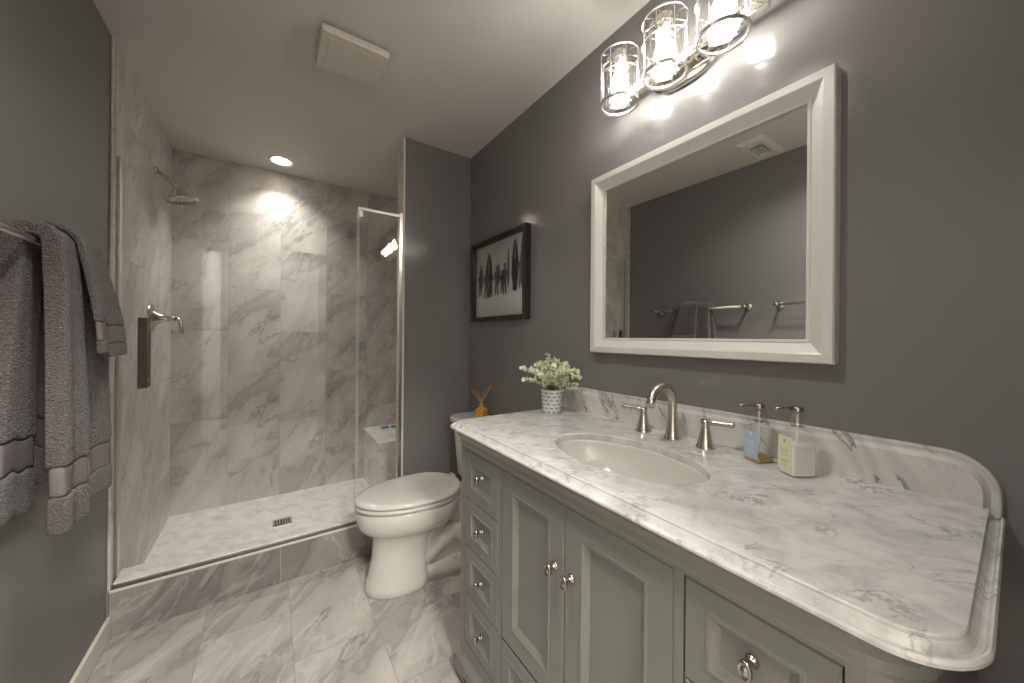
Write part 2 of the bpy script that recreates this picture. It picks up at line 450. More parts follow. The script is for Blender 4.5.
v, f = g_lathe([(.188, -.020), (.17, -.045), (.11, -.070), (0, -.082)], (.28, -.95, H), seg=48, cap=False); build('fill_dome', v, f, m_dl3, t, smooth=True)

# ================================================================ ceiling fan cover
fx0, fx1, fy0, fy1 = 0.152, 0.410, 1.530, 1.762
t = thing('exhaust_fan', ((fx0 + fx1) / 2, (fy0 + fy1) / 2, H), 'square beige exhaust fan cover on the ceiling', 'exhaust fan')
def rrect(x0, y0, x1, y1, r, z, n=6):
    pts = []
    for cx, cy, a0 in ((x1 - r, y0 + r, -90), (x1 - r, y1 - r, 0), (x0 + r, y1 - r, 90), (x0 + r, y0 + r, 180)):
        for k in range(n + 1):
            a = math.radians(a0 + 90 * k / n); pts.append(Vector((cx + r * math.cos(a), cy + r * math.sin(a), z)))
    return pts
secs = [rrect(fx0 + .022, fy0 + .022, fx1 - .022, fy1 - .022, .010, H), rrect(fx0 + .022, fy0 + .022, fx1 - .022, fy1 - .022, .010, H - 0.014),
        rrect(fx0, fy0, fx1, fy1, .014, H - 0.016), rrect(fx0, fy0, fx1, fy1, .014, H - 0.030), rrect(fx0 + .006, fy0 + .006, fx1 - .006, fy1 - .006, .012, H - 0.040)]
v, f = g_loft(secs); build('fan_cover', v, f, m_fan, t)
secs = [rrect(fx0 + .033, fy0 + .033, fx1 - .033, fy1 - .033, .004, H - 0.0395), rrect(fx0 + .033, fy0 + .033, fx1 - .033, fy1 - .033, .004, H - 0.0415), rrect(fx0 + .036, fy0 + .036, fx1 - .036, fy1 - .036, .004, H - 0.0425)]
v, f = g_loft(secs); build('inset_panel', v, f, m_fan, t)

# ceiling register (seen in the mirror)
t = thing('ceiling_vent', (-0.35, 0.985, H), 'white rectangular air vent on the ceiling, seen in the mirror', 'air vent')
v, f = g_loft([rrect(-.515, .905, -.19, 1.065, .004, H), rrect(-.515, .905, -.19, 1.065, .004, H - .004), rrect(-.49, .93, -.215, 1.04, .004, H - .012), rrect(-.46, .945, -.245, 1.025, .004, H - .012), rrect(-.46, .945, -.245, 1.025, .004, H - .004)])
build('vent_plate', v, f, m_white, t)
box('vent_recess', (-.405, .95, H - .0135), (-.30, 1.02, H - .0125), m_gap, t)
for k in range(7):
    x = -.40 + k * .0158
    box('louvre', (x - .002, .95, H - .019), (x + .002, 1.02, H - .0135), m_white, t)

# ================================================================ MIRROR
my0, my1, mz0, mz1 = 0.262, 1.022, 1.1735, 1.8745
t = thing('wall_mirror', (XR, (my0 + my1) / 2, mz0), 'large rectangular mirror in a cream white moulded frame above the sink', 'mirror')
def rectframe(y0, y1, z0, z1, prof, x_wall):
    """prof: list of (inset, distance from wall); mitred frame running round a y-z rectangle"""
    secs = []
    for ins, d in prof:
        secs.append([Vector((x_wall - d, y0 + ins, z0 + ins)), Vector((x_wall - d, y1 - ins, z0 + ins)), Vector((x_wall - d, y1 - ins, z1 - ins)), Vector((x_wall - d, y0 + ins, z1 - ins))])
    return g_loft(secs, cap=False)
v, f = rectframe(my0, my1, mz0, mz1, [(0, 0.0), (0, .036), (.003, .040), (.022, .040), (.026, .038), (.050, .020), (.052, .022), (.058, .021), (.059, .013)], XR)
build('mirror_frame', v, f, m_frame, t)
v, f = g_box((XR - .016, my0 + .058, mz0 + .058), (XR - .010, my1 - .058, mz1 - .058)); build('mirror_glass', v, f, m_mirror, t)

# ================================================================ PICTURE
py0, py1, pz0, pz1 = 1.475, 2.068, 1.328, 1.822
t = thing('framed_picture', (XR, (py0 + py1) / 2, pz0), 'black framed black and white beach photograph hanging on the grey wall', 'picture')
v, f = rectframe(py0, py1, pz0, pz1, [(0, 0), (0, .037), (.002, .039), (.022, .039), (.024, .037), (.028, .014)], XR)
build('picture_frame', v, f, m_black, t)
def print_mat():
    m, nt, b = mat('photo_paper')
    s = N(nt, 'ShaderNodeSeparateXYZ'); L(nt, wpos(nt), s.inputs[0])
    n = noise(nt, wpos(nt), 9, 4)
    h = mth(nt, 'ADD', s.outputs[2], mth(nt, 'MULTIPLY', n, 0.03))
    zz = mth(nt, 'DIVIDE', mth(nt, 'SUBTRACT', h, pz0), pz1 - pz0)
    c = ramp(nt, zz, [(0.05, (0.62, 0.60, 0.57)), (0.30, (0.80, 0.78, 0.75)), (0.42, (0.74, 0.71, 0.68)), (0.62, (0.66, 0.635, 0.61)), (0.95, (0.60, 0.575, 0.55))])
    L(nt, c, b.inputs['Base Color']); b.inputs['Roughness'].default_value = 0.4
    return m
box('photo_print', (XR - .012, py0 + .028, pz0 + .028), (XR - .010, py1 - .028, pz1 - .028), print_mat(), t)
inks = [simple('ink_dark', (0.03, 0.03, 0.03), .4), simple('ink_mid', (0.11, 0.105, 0.10), .4), simple('ink_light', (0.30, 0.29, 0.27), .4)]
def ell(y, z, ry, rz, pw=2.0, tip=0.0, n=22, x=XR - .0135):
    P = []
    for k in range(n):
        a = 2 * PI * k / n; c, s = math.cos(a), math.sin(a)
        yy = abs(c) ** (2 / pw) * (1 if c > 0 else -1) * ry * (1 - tip * max(0, s))
        P.append((x, y + yy, z + s * rz))
    return P, [list(range(n))]
def flat(name, shapes, m):
    v, f = merge(*shapes); return build(name, v, f, m, t, fix=False)
W_, H_ = py1 - py0 - .056, pz1 - pz0 - .056
def pp(u, q): return py1 - .028 - u * W_, pz0 + .028 + q * H_      # u from the left as seen, q up
boards = [(.12, .56, .045, .20, 1), (.30, .57, .075, .31, 0), (.50, .56, .040, .15, 1), (.695, .62, .022, .27, 1), (.82, .62, .062, .33, 0), (.955, .64, .05, .33, 1)]
for u, q, ru, rq, i in boards:
    b_ = flat('printed_surfboard', [ell(*pp(u, q), ru * W_, rq * H_, 2.0, .25)], inks[i])
    v, f = ell(*pp(u, q + .04), ru * W_ * .14, rq * H_ * .86, 2.0, x=XR - .0142); build('board_stripe', v, f, inks[2], b_, fix=False)
SIL = [(0, 1.0), (.10, .97), (.12, .88), (.05, .82), (.20, .78), (.30, .55), (.24, .50), (.17, .64), (.16, .45), (.20, .02), (.07, .0), (.01, .38), (-.07, .0), (-.20, .02), (-.15, .45), (-.18, .66), (-.28, .52), (-.33, .60), (-.20, .78), (-.05, .82), (-.12, .88), (-.10, .97)]
for n_f, (u, q, sc) in enumerate(((.10, .30, 1), (.24, .25, 1.1), (.34, .26, 1.1), (.47, .28, 1.05), (.58, .30, .8), (.63, .27, 1.1), (.82, .30, 1.05), (.93, .32, 1.1))):
    y, z = pp(u, q); k_ = .165 * sc
    flat('printed_figure', [([(XR - .0148, y - a_ * k_ * .62, z + b_ * k_) for a_, b_ in SIL], [list(range(len(SIL)))])], inks[n_f % 2])
box('glazing', (XR - .0175, py0 + .028, pz0 + .028), (XR - .0165, py1 - .028, pz1 - .028), thin_glass('picture_glass', (0.95, 0.95, 0.95)), t)

# ================================================================ VANITY LIGHT
LZ, LX = 2.115, 0.997
t = thing('vanity_light', (XR, 0.645, LZ), 'three-light polished fixture with wire caged glass shades above the mirror', 'wall light')
oval = []
for d, r in ((0, 0), (.012, 0), (.018, .006)):
    oval.append([Vector((XR - d, 0.645 + math.copysign(abs(math.cos(a)) ** .8, math.cos(a)) * (.115 - r), LZ + math.sin(a) * (.058 - r))) for a in [2 * PI * k / 48 for k in range(48)]])
v, f = g_loft(oval); build('canopy', v, f, m_chrome, t)
v1 = g_box((XR - .060, .392, LZ - .014), (XR - .038, .900, LZ + .014)); build('crossbar', *v1, m_chrome, t, bevel=.003)
for y in (.60, .69): build('standoff', *g_tube([(XR - .012, y, LZ), (XR - .045, y, LZ)], .010), m_chrome, t, smooth=True)
R_ = .0645
for y in (.815, .645, .476):
    zb, zt = 2.043, 2.205
    v, f = merge(g_tube([(XR - .05, y, LZ), (LX + .03, y, LZ + .03), (LX + .02, y, zt + .0), (LX, y, zt + .018)], .006), g_lathe([(.012, 0), (.012, .012)], (LX, y, zt + .006)))
    build('arm', v, f, m_chrome, t, smooth=True)
    geo = []
    for z in (zb, zb + .004): pass
    geo.append(g_loft([[Vector((LX + math.cos(a) * r, y + math.sin(a) * r, z)) for a in [2 * PI * k / 48 for k in range(48)]] for r, z in ((R_, zb - .006), (R_ + .0015, zb), (R_, zb + .004), (R_ - .006, zb + .004), (R_ - .005, zb - .006), (R_, zb - .006))], cap=False))
    for z, rr in ((zb + .095, .0017), (zt, .0022)):
        geo.append(g_tube(ring_pts((LX, y, z), R_, n=48), rr, 8, closed=True))
    for k in range(8):
        a = 2 * PI * k / 8 + .2; c, s = math.cos(a), math.sin(a)
        geo.append(g_tube([(LX + c * R_, y + s * R_, zb), (LX + c * R_, y + s * R_, zt), (LX + c * (R_ - .006), y + s * (R_ - .006), zt + .007), (LX + c * .022, y + s * .022, zt + .010)], .0015, 6))
    cg = build('lamp_cage', *merge(*geo), m_cage, t, smooth=True)
    v, f = g_lathe([(.0, .016), (.024, .016), (.028, .010), (.028, -.012), (.020, -.030), (.014, -.034), (.0, -.034)], (LX, y, zt), cap=False)
    build('socket', v, f, m_chrome, cg, smooth=True)
    v, f = g_lathe([(.020, -.004), (.040, -.006), (.047, -.012), (.048, -.03), (.048, -.150)], (LX, y, zt), cap=False, seg=40)
    build('glass_shade', v, f, m_shade, cg, smooth=True, fix=False)
    v, f = g_lathe([(.0, -.130), (.012, -.128), (.022, -.120), (.028, -.106), (.029, -.094), (.026, -.078), (.018, -.060), (.013, -.048), (.012, -.034)], (LX, y, zt), cap=False, seg=24)
    build('bulb', v, f, m_bulb, cg, smooth=True)

# ================================================================ TOWEL BARS
BX = XL + .070
def towel_bar(y0, y1, z, label):
    t = thing('towel_bar', (XL, (y0 + y1) / 2, z), label, 'towel bar', 'towel bars on the left wall')
    build('rail', *g_tube([(BX, y0, z), (BX, y1, z)], .008, 16), m_bar, t, smooth=True)
    for y in (y0 + .012, y1 - .012):
        v, f = merge(g_lathe([(.024, 0), (.024, .005), (.018, .009), (.011, .014), (.010, .066), (.013, .070), (.013, .082), (.006, .085), (0, .085)], (XL, y, z), (1, 0, 0), 24))
        build('bracket', v, f, m_nick, t, smooth=True)
towel_bar(1.107, 1.79, 1.455, 'satin nickel towel bar on the left wall holding the grey towels')
towel_bar(0.36, 0.945, 1.455, 'second towel bar nearer the doorway, seen empty in the mirror')

# ================================================================ TOWELS
def towel(name, label, fn, ny, s_list, band_ranges, thick):
    """fn(s, t)->point; s from back hem (-1) over the bar (0) to the front hem (+1)"""
    t0 = thing(name, (BX, 1.48, 1.0), label, 'towel', 'grey towels on the rail')
    n = len(s_list); pts = [[fn(s, k / ny) for k in range(ny + 1)] for s in s_list]
    def strip(i0, i1, nm, m, th):
        V = [p for row in pts[i0:i1 + 1] for p in row]; c = ny + 1; Fc = []
        for i in range(i1 - i0):
            for k in range(ny): Fc.append([i * c + k, i * c + k + 1, (i + 1) * c + k + 1, (i + 1) * c + k])
        o = build(nm, V, Fc, m, t0, smooth=True, fix=False)
        md = o.modifiers.new('solid', 'SOLIDIFY'); md.thickness = th; md.offset = 0
        md = o.modifiers.new('bevel', 'BEVEL'); md.width = th * .33; md.segments = 3; md.limit_method = 'ANGLE'; md.angle_limit = 1.0
        return o
    cur = 0
    for a, b in band_ranges:
        ia = min(range(n), key=lambda i: abs(s_list[i] - a)); ib = min(range(n), key=lambda i: abs(s_list[i] - b))
        strip(cur, ia, 'cloth' if cur else 'cloth', m_terry, thick)
        strip(ia, ib, 'woven_band', m_band, thick * .80)
        cur = ib
    strip(cur, n - 1, 'cloth', m_terry, thick)
    return t0
def linspace(a, b, n): return [a + (b - a) * i / (n - 1) for i in range(n)]
def drape(z_bar, rr, back_len, front_len, x_front, x_back, s):
    """x,z of the towel's centre surface for s in [-1,1]"""
    arc = .12
    if abs(s) < arc:
        a = s / arc * PI / 2
        return BX + math.sin(a) * rr, z_bar + math.cos(a) * rr
    if s > 0:
        q = (s - arc) / (1 - arc)
        return BX + rr + (x_front - BX - rr) * (1 - (1 - q) ** 1.6), z_bar - q * front_len
    q = (-s - arc) / (1 - arc)
    return BX - rr + (x_back - BX + rr) * min(1, q * 2.5), z_bar - q * back_len
SL = linspace(-1, -.12, 26) + linspace(-.10, .10, 9) + linspace(.12, 1, 40)
def bath(yc0, yc1, yb0, yb1, xf, zlen, amp, ph, rr=.024, back=.62, xb=None):
    def fn(s, tt):
        xb_ = XL + .024 if xb is None else xb
        x, z = drape(1.455, rr, back, zlen, xf, xb_, s)
        q = max(0, (abs(s) - .12) / .88)
        e = min(1, q * 1.2); e = e * e * (3 - 2 * e)
        y = (yc0 * (1 - e) + yb0 * e) * (1 - tt) + (yc1 * (1 - e) + yb1 * e) * tt
        x += (1 if s > 0 else .15) * amp * math.sin(tt * PI * 2.2 + ph) * (0.35 + .65 * e)
        z += .008 * math.sin(tt * 5 + ph) * q - .010 * abs(math.sin(tt * PI * 2.2 + ph)) * q
        return Vector((max(x, XL + .02), y, z))
    return fn
towel('bath_towel', 'grey terry bath towel draped over the rail, folded front panel hanging nearest',
      bath(1.335, 1.44, 1.290, 1.43, XL + .122, .700, .007, .6, rr=.029, back=.655, xb=XL + .032), 14, SL, [(-.86, -.76), (.79, .88)], .036)
towel('bath_towel', 'grey terry bath towel hanging behind the nearest one, towards the shower',
      bath(1.475, 1.62, 1.46, 1.63, XL + .118, .685, .010, 2.2, rr=.024), 14, SL, [(-.86, -.76), (.82, .91)], .020)
towel('hand_towel', 'short grey hand towel folded over the top of the bath towels',
      bath(1.41, 1.55, 1.40, 1.595, XL + .160, .275, .006, 1.2, rr=.055, back=.20, xb=XL + .012), 14, SL, [(.72, .88)], .014)

# ================================================================ SHOWER
t = thing('wall_shower', (XL + .006, 2.757, 2.138), 'brushed nickel shower head on a bent arm at the left tiled wall', 'shower')
c0 = Vector((XL + .006, 2.757, 2.138))
v, f = g_lathe([(.030, 0), (.030, .004), (.022, .010), (.014, .012)], c0, (1, 0, 0)); build('flange', v, f, m_nick, t, smooth=True)
hc = c0 + Vector((.098, 0, -.075))
build('shower_arm', *g_tube([c0, c0 + Vector((.022, 0, -.006)), c0 + Vector((.045, 0, -.022)), c0 + Vector((.075, 0, -.052)), hc], .0115, 14), m_nick, t, smooth=True)
dirn = Vector((.22, -.03, -1)).normalized()
v, f = g_lathe([(.0, -.012), (.014, -.012), (.016, 0), (.020, .018), (.036, .040), (.062, .052), (.072, .058), (.073, .064), (.070, .068), (0, .069)], hc, dirn, 36, cap=False)
hd = build('spray_head', v, f, m_nick, t, smooth=True)
nz = []
xx, yy, dd = frame_of(dirn)
for rr_, k_ in ((.012, 6), (.030, 12), (.048, 18), (.062, 22)):
    for k in range(k_):
        a = 2 * PI * k / k_; nz.append(g_lathe([(.0022, 0), (.0014, .003)], hc + dd * .0675 + xx * math.cos(a) * rr_ + yy * math.sin(a) * rr_, dd, 6))
build('nozzles', *merge(*nz), m_gap, hd)

t = thing('shower_valve', (XL + .006, 2.68, 1.318), 'brushed nickel shower control with a lever on the left tiled wall', 'shower valve')
c0 = Vector((XL + .006, 2.68, 1.318))
v, f = g_lathe([(.078, 0), (.078, .004), (.072, .009), (.050, .014), (.030, .018)], c0, (1, 0, 0), 40); build('escutcheon', v, f, m_nick, t, smooth=True)
v, f = g_lathe([(.046, .012), (.040, .020), (.026, .036), (.018, .056), (.015, .078), (.017, .082), (.016, .098), (.0, .100)], c0, (1, 0, 0), 32, cap=False); build('valve_hub', v, f, m_nick, t, smooth=True)
v, f = g_tube([c0 + Vector((.088, 0, 0)), c0 + Vector((.108, .0, -.001)), c0 + Vector((.120, .0, -.012)), c0 + Vector((.123, .0, -.04)), c0 + Vector((.126, .0, -.078)), c0 + Vector((.126, .0, -.086))], [.010, .010, .010, .008, .0095, .006], 14); build('lever', v, f, m_nick, t, smooth=True)

GY = YK0 + .070
t = thing('shower_door', (-.05, GY, ZK), 'clear glass shower door with a flat nickel pull, above the tiled curb', 'shower door')
box('glass_panel', (-.522, GY - .004, ZK + .022), (.404, GY + .004, 1.960), m_glass, t)
for s in (-1,):
    v1 = g_box((-.464, GY - .040, 1.000), (-.432, GY - .030, 1.302)); build('pull_handle', *merge(v1, g_tube([(-.454, GY - .034, 1.03), (-.454, GY - .004, 1.03)], .006), g_tube([(-.454, GY - .034, 1.27), (-.454, GY - .004, 1.27)], .006)), metal('handle_bronze_nickel', (.30, .27, .23), .3), t, bevel=.0015)
v1 = g_box((-.452, GY + .028, 1.000), (-.437, GY + .038, 1.302)); build('pull_handle', *merge(v1, g_tube([(-.445, GY + .034, 1.03), (-.445, GY + .004, 1.03)], .006), g_tube([(-.445, GY + .034, 1.27), (-.445, GY + .004, 1.27)], .006)), m_nick, t, bevel=.0015)
m_seal = simple('seal_vinyl', (.50, .50, .46), .25)
box('edge_seal', (.404, GY - .003, ZK + .022), (.408, GY + .003, 1.960), m_seal, t)
t = thing('glass_side_panel', (.54, GY, ZK), 'narrow fixed glass panel with a nickel header rail beside the partition', 'glass panel')
box('edge_seal', (.414, GY - .003, ZK + .022), (.418, GY + .003, 1.948), m_seal, t)
box('glass_panel', (.418, GY - .004, ZK + .022), (.648, GY + .004, 1.955), m_glass, t)
box('header_rail', (.411, GY - .012, 1.948), (.640, GY + .012, 1.966), m_bar, t, bevel=.002)
box('rail_bracket', (.411, GY - .014, 1.908), (.436, GY + .014, 1.948), m_bar, t, bevel=.002)
box('wall_channel', (.640, GY - .014, ZK + .021), (XP - .009, GY + .014, 1.975), m_bar, t, bevel=.002)
t = thing('door_threshold', (-.05, GY, ZK), 'long nickel threshold track on the shower curb under the glass', 'threshold')
box('track', (XL + .012, YK0 + .012, ZK), (.640, GY + .016, ZK + .013), metal('track_metal_shaded', (.30, .27, .23), .35), t, bevel=.001)  # metal colour darkened for the shade on the track front
box('sill_cap', (XL + .012, YK0 + .016, ZK + .013), (.640, YK1 - .004, ZK + .020), m_shfloor, t, bevel=.003)
t = thing('wall_channel', (XL + .012, GY, ZK), 'slim nickel strike channel on the left shower jamb', 'glass channel')
box('channel', (XL + .006, GY - .012, ZK + .021), (XL + .017, GY + .012, 1.975), m_bar, t, bevel=.002)

# bench
t = thing('shower_bench', (.88, 2.90, ZS), 'pale marble bench in the right end of the shower behind the glass', 'bench')
box('bench_body', (.655, 2.655, ZS), (XR, YB, .440), m_shfloor, t)
box('bench_top', (.648, 2.645, .440), (XR, YB, .462), m_shfloor, t, bevel=.003)
def slab(name, c, ax, ay, hgt, m, label, cat, rot=0, pw=3):
    pts = lambda k, z: [Vector((c[0] + (math.cos(rot) * X - math.sin(rot) * Y), c[1] + (math.sin(rot) * X + math.cos(rot) * Y), c[2] + z)) for X, Y in [(math.copysign(abs(math.cos(a)) ** (2 / pw), math.cos(a)) * ax * k, math.copysign(abs(math.sin(a)) ** (2 / pw), math.sin(a)) * ay * k) for a in [2 * PI * i / 28 for i in range(28)]]]
    v, f = g_loft([pts(.9, 0), pts(1, .2 * hgt), pts(1, .8 * hgt), pts(.88, hgt)])
    return tag(build(name, v, f, m, None, smooth=True, origin=c), label, cat)
slab('soap_dish', (.80, 3.06, .462), .030, .022, .012, simple('blue_plastic', (.10, .20, .50), .4), 'small blue soap dish on the shower bench', 'soap dish')
slab('scrub_sponge', (.89, 3.05, .462), .045, .020, .014, simple('green_sponge', (.05, .36, .20), .7), 'small green sponge on the shower bench beside the blue dish', 'sponge')

# drain
t = thing('floor_drain', (.072, 2.68, ZS), 'small square nickel drain in the white shower floor', 'drain')
box('drain_frame', (.020, 2.630, ZS), (.124, 2.734, ZS + .003), m_bar, t, bevel=.001)
for k in range(6):
    box('drain_slot', (.032 + k * .0145, 2.642, ZS + .003), (.040 + k * .0145, 2.722, ZS + .0036), m_gap, t)

# switch plate on the wall beside the doorway
t = thing('light_switch', (.73, YW, 1.15), 'white light switch plate beside the doorway', 'light switch')
box('switch_plate', (.695, YW, 1.092), (.765, YW + .006, 1.208), m_white, t, bevel=.002)
box('rocker', (.714, YW + .006, 1.118), (.746, YW + .010, 1.182), m_white, t, bevel=.001)

# ================================================================ VANITY CABINET
VY0, VY1, VX = 0.060, 1.185, 0.575       # right end, left end, front plane
t = thing('vanity_cabinet', (.85, .62, 0), 'grey green painted bathroom vanity cabinet under the marble top', 'cabinet')
VB = VX + .014
CR = .072    # radius of the bowed right front corner
def cab_outline(off, z, ch=.022, n=10):
    """front outline grown outward by off; from wall left to wall right"""
    P = [Vector((XR - .002, VY1 + off, z)), Vector((VX + ch, VY1 + off, z)), Vector((VX - off, VY1 - ch + off * .4, z))]
    cx, cy = VX + CR, VY0 + CR
    for k in range(n + 1):
        a = math.radians(180 + 90 * k / n); P.append(Vector((cx + math.cos(a) * (CR + off), cy + math.sin(a) * (CR + off), z)))
    P.append(Vector((XR - .002, VY0 - off, z)))
    return P
def body_outline(z):
    P = cab_outline(0, z); out = []
    for p in P[:3]: out.append(p)
    out += [Vector((VX, 1.130, z)), Vector((VB, 1.130, z)), Vector((VB, .127, z)), Vector((VX, .127, z))]
    return out + [p for p in P[3:] if p.y < .1265]
v, f = g_loft([body_outline(z) for z in (.085, .846)], cap=False); build('body', v, f, m_cab, t)
ff = [g_box((VX, .890 + .001, .160), (VB, .911, .838)), g_box((VX, .329, .160), (VB, .346, .838)), g_box((VX, .1269, .838), (VB, 1.1301, .8460)), g_box((VX, .1269, .085), (VB, 1.1301, .162))]
build('face_frame', *merge(*ff), m_cab, t)
secs = [cab_outline(o, z) for o, z in ((.0, .845), (.003, .852), (.004, .866), (.010, .876), (.016, .886), (.016, .8985))]
v, f = g_loft(secs, cap=False); build('top_moulding', v, f, m_cab, t)
secs = [cab_outline(o, z) for o, z in ((.016, .060), (.016, .092), (.012, .100), (.004, .108), (.0, .118))]
v, f = g_loft(secs); build('base_moulding', v, f, m_cab, t)
for (x0, y0, x1, y1) in ((VX - .014, VY1 - .07, VX + .06, VY1 + .014), (VX - .0, VY0 + .03, VX + .07, VY0 + .10), (XR - .09, VY1 - .06, XR - .004, VY1 + .01), (XR - .09, VY0 - .01, XR - .004, VY0 + .06)):
    secs = [rrect(x0 + .014, y0 + .014, x1 - .014, y1 - .014, .006, 0), rrect(x0 + .004, y0 + .004, x1 - .004, y1 - .004, .006, .03), rrect(x0, y0, x1, y1, .006, .062)]
    v, f = g_loft(secs); build('foot', v, f, m_cab, t)
# chamfered left post and bowed right post mouldings
def post_panel(n=10):
    parts = []
    def arc(r, a0, a1, z): return [Vector((VX + CR + math.cos(a) * r, VY0 + CR + math.sin(a) * r, z)) for a in [math.radians(a0 + (a1 - a0) * k / n) for k in range(n + 1)]]
    for a0, a1, z0, z1, d in ((196, 254, .15, .805, .004), (206, 244, .175, .780, .008)):
        o = arc(CR + d, a0, a1, z0); p = arc(CR + d, a0, a1, z1); oi = arc(CR - .003, a0, a1, z0); pi_ = arc(CR - .003, a0, a1, z1)
        sec0 = o + oi[::-1]; sec1 = p + pi_[::-1]
        parts.append(g_loft([sec0, sec1]))
    return merge(*parts)
build('corner_post_panel', *post_panel(), m_cab, t)

def panel_front(y0, y1, z0, z1, inset, deep=.008, x=VB, th=.0145):
    """one drawer or door front: slab with edge bead, recessed panel with stepped moulding; faces -x"""
    prof = [(0, 0.0), (0, th - .003), (.002, th), (inset - .010, th), (inset - .008, th + .0015), (inset - .003, th + .001), (inset, th - .002), (inset + .008, th - deep * .8), (inset + .010, th - deep)]
    secs = [[Vector((x - d, y0 + i, z0 + i)), Vector((x - d, y1 - i, z0 + i)), Vector((x - d, y1 - i, z1 - i)), Vector((x - d, y0 + i, z1 - i))] for i, d in prof]
    return g_loft(secs)
def knob(parent, y, z, x=VX - .018, s=1.0):
    v, f = merge(g_lathe([(.0095 * s, 0), (.0095 * s, .002), (.006 * s, .005), (.004 * s, .008), (.004 * s, .017), (.006 * s, .020)], (x, y, z), (-1, 0, 0), 18))
    k = build('knob', v, f, m_pewter, parent, smooth=True)
    secs = []
    for sc, d in ((.35, .018), (.85, .020), (1.0, .0235), (.92, .027), (.72, .0285), (.62, .0265), (.45, .0265), (.36, .0285), (.15, .0295), (.02, .0295)):
        secs.append([Vector((x - d * 1.0, y + math.cos(a) * .0100 * sc * s, z - .002 + math.sin(a) * .0155 * sc * s)) for a in [2 * PI * i / 24 for i in range(24)]])
    v, f = g_loft(secs); build('knob_face', v, f, m_pewter, k, smooth=True) if False else None
    me = k.data
    bm = bmesh.new(); bm.from_mesh(me); o0 = Vector(root_of(parent).location)
    base = len(bm.verts); nv = [bm.verts.new(Vector(p) - o0) for p in v]
    for q in f:
        fc = bm.faces.new([nv[i] for i in q]); fc.smooth = True
    bmesh.ops.recalc_face_normals(bm, faces=bm.faces); bm.to_mesh(me); bm.free()
    return k
ZR = [(.6695, .8355), (.504, .6665), (.339, .501), (.165, .336)]
def gapbox(y0, y1, z0, z1):
    return g_box((VB - .0012, y0 - .003, z0 - .003), (VB + .001, y1 + .003, z1 + .003))
gaps = []
def drawer(y0, y1, z0, z1, inset=.044):
    gaps.append(gapbox(y0, y1, z0, z1))
    v, f = panel_front(y0, y1, z0, z1, inset)
    d = build('drawer', v, f, m_cab, t)
    knob(d, (y0 + y1) / 2, (z0 + z1) / 2 + {0: .013, 1: .006, 2: .000, 3: -.008}[min(range(4), key=lambda i: abs(ZR[i][0] - z0))], VX + .006)
for z0, z1 in ZR: drawer(.913, 1.128, z0, z1)
for z0, z1 in ZR: drawer(.130, .327, z0, z1)
for y0, y1, yk in ((.6215, .8893, .650), (.3475, .6185, .595)):
    gaps.append(gapbox(y0, y1, .342, .837))
    v, f = panel_front(y0, y1, .342, .837, .060, .011)
    d = build('door', v, f, m_cab, t); knob(d, yk, .680, VX - .001, 1.1)
for y0, y1 in ((.6215, .8893), (.3475, .6185)): drawer(y0, y1, .165, .335)
build('reveal_shadow_gap', *merge(*gaps), m_gap, t)

# ================================================================ COUNTERTOP
CY0, CY1, CX = 0.022, 1.232, 0.541
CZ = .921
def top_outline(ins, z, n=12):
    rL, rR = .055, .080
    P = [Vector((XR - .001, CY1 - ins, z))]
    for k in range(n + 1):
        a = math.radians(90 + 90 * k / n); r = max(rL - ins, .004)
        P.append(Vector((CX + rL + math.cos(a) * (rL - ins if rL > ins else r), CY1 - rL + math.sin(a) * (rL - ins if rL > ins else r), z)))
    for k in range(n + 1):
        a = math.radians(180 + 90 * k / n)
        P.append(Vector((CX + .090 + math.cos(a) * (.090 - ins), CY0 + .075 + math.sin(a) * (.075 - ins * .70), z)))
    P.append(Vector((XR - .001, CY0 + .007 + ins * .70, z)))
    return P
t = thing('countertop', (.82, .62, .885), 'white grey veined marble vanity top with an ogee edge', 'countertop')
prof = [(.003, .900), (.0, .902), (.0, .906), (.002, .908), (.004, .9095), (.008, .9092), (.012, .9050), (.016, .9032), (.021, .9048), (.025, .9095), (.029, .9150), (.0302, .9155), (.0305, .9195), (.0325, .9210)]
secs = [top_outline(i * .80, z) for i, z in prof]
SCX, SCY, SA, SB = .788, .625, .138, .220
bm = bmesh.new()
n_ = len(secs[0]); rows = [[bm.verts.new(p) for p in s] for s in secs]
for i in range(len(secs) - 1):
    for k in range(n_):
        k2 = (k + 1) % n_
        bm.faces.new([rows[i][k], rows[i][k2], rows[i + 1][k2], rows[i + 1][k]])
NE = 72
def ellv(a_, b_, z): return [bm.verts.new((SCX + a_ * math.cos(2 * PI * k / NE), SCY + b_ * math.sin(2 * PI * k / NE), z)) for k in range(NE)]
e0 = ellv(SA + .003, SB + .003, CZ); e1 = ellv(SA, SB, CZ - .003); e2 = ellv(SA, SB, .900)
for a, b in ((e0, e1), (e1, e2)):
    for k in range(NE): bm.faces.new([a[k], a[(k + 1) % NE], b[(k + 1) % NE], b[k]])
def fill(outer, inner):
    edges = []
    for loop in (outer, inner):
        for k in range(len(loop)):
            e = bm.edges.get((loop[k], loop[(k + 1) % len(loop)])) or bm.edges.new((loop[k], loop[(k + 1) % len(loop)]))
            edges.append(e)
    bmesh.ops.triangle_fill(bm, use_beauty=True, use_dissolve=False, edges=edges)
fill(rows[-1], e0); fill(rows[0], e2)
bmesh.ops.recalc_face_normals(bm, faces=bm.faces)
me = bpy.data.meshes.new('slab'); 
for v_ in bm.verts: v_.co -= Vector(t.location)
bm.to_mesh(me); bm.free(); me.materials.append(m_marble)
o = bpy.data.objects.new('slab', me); COL.objects.link(o); o.parent = t

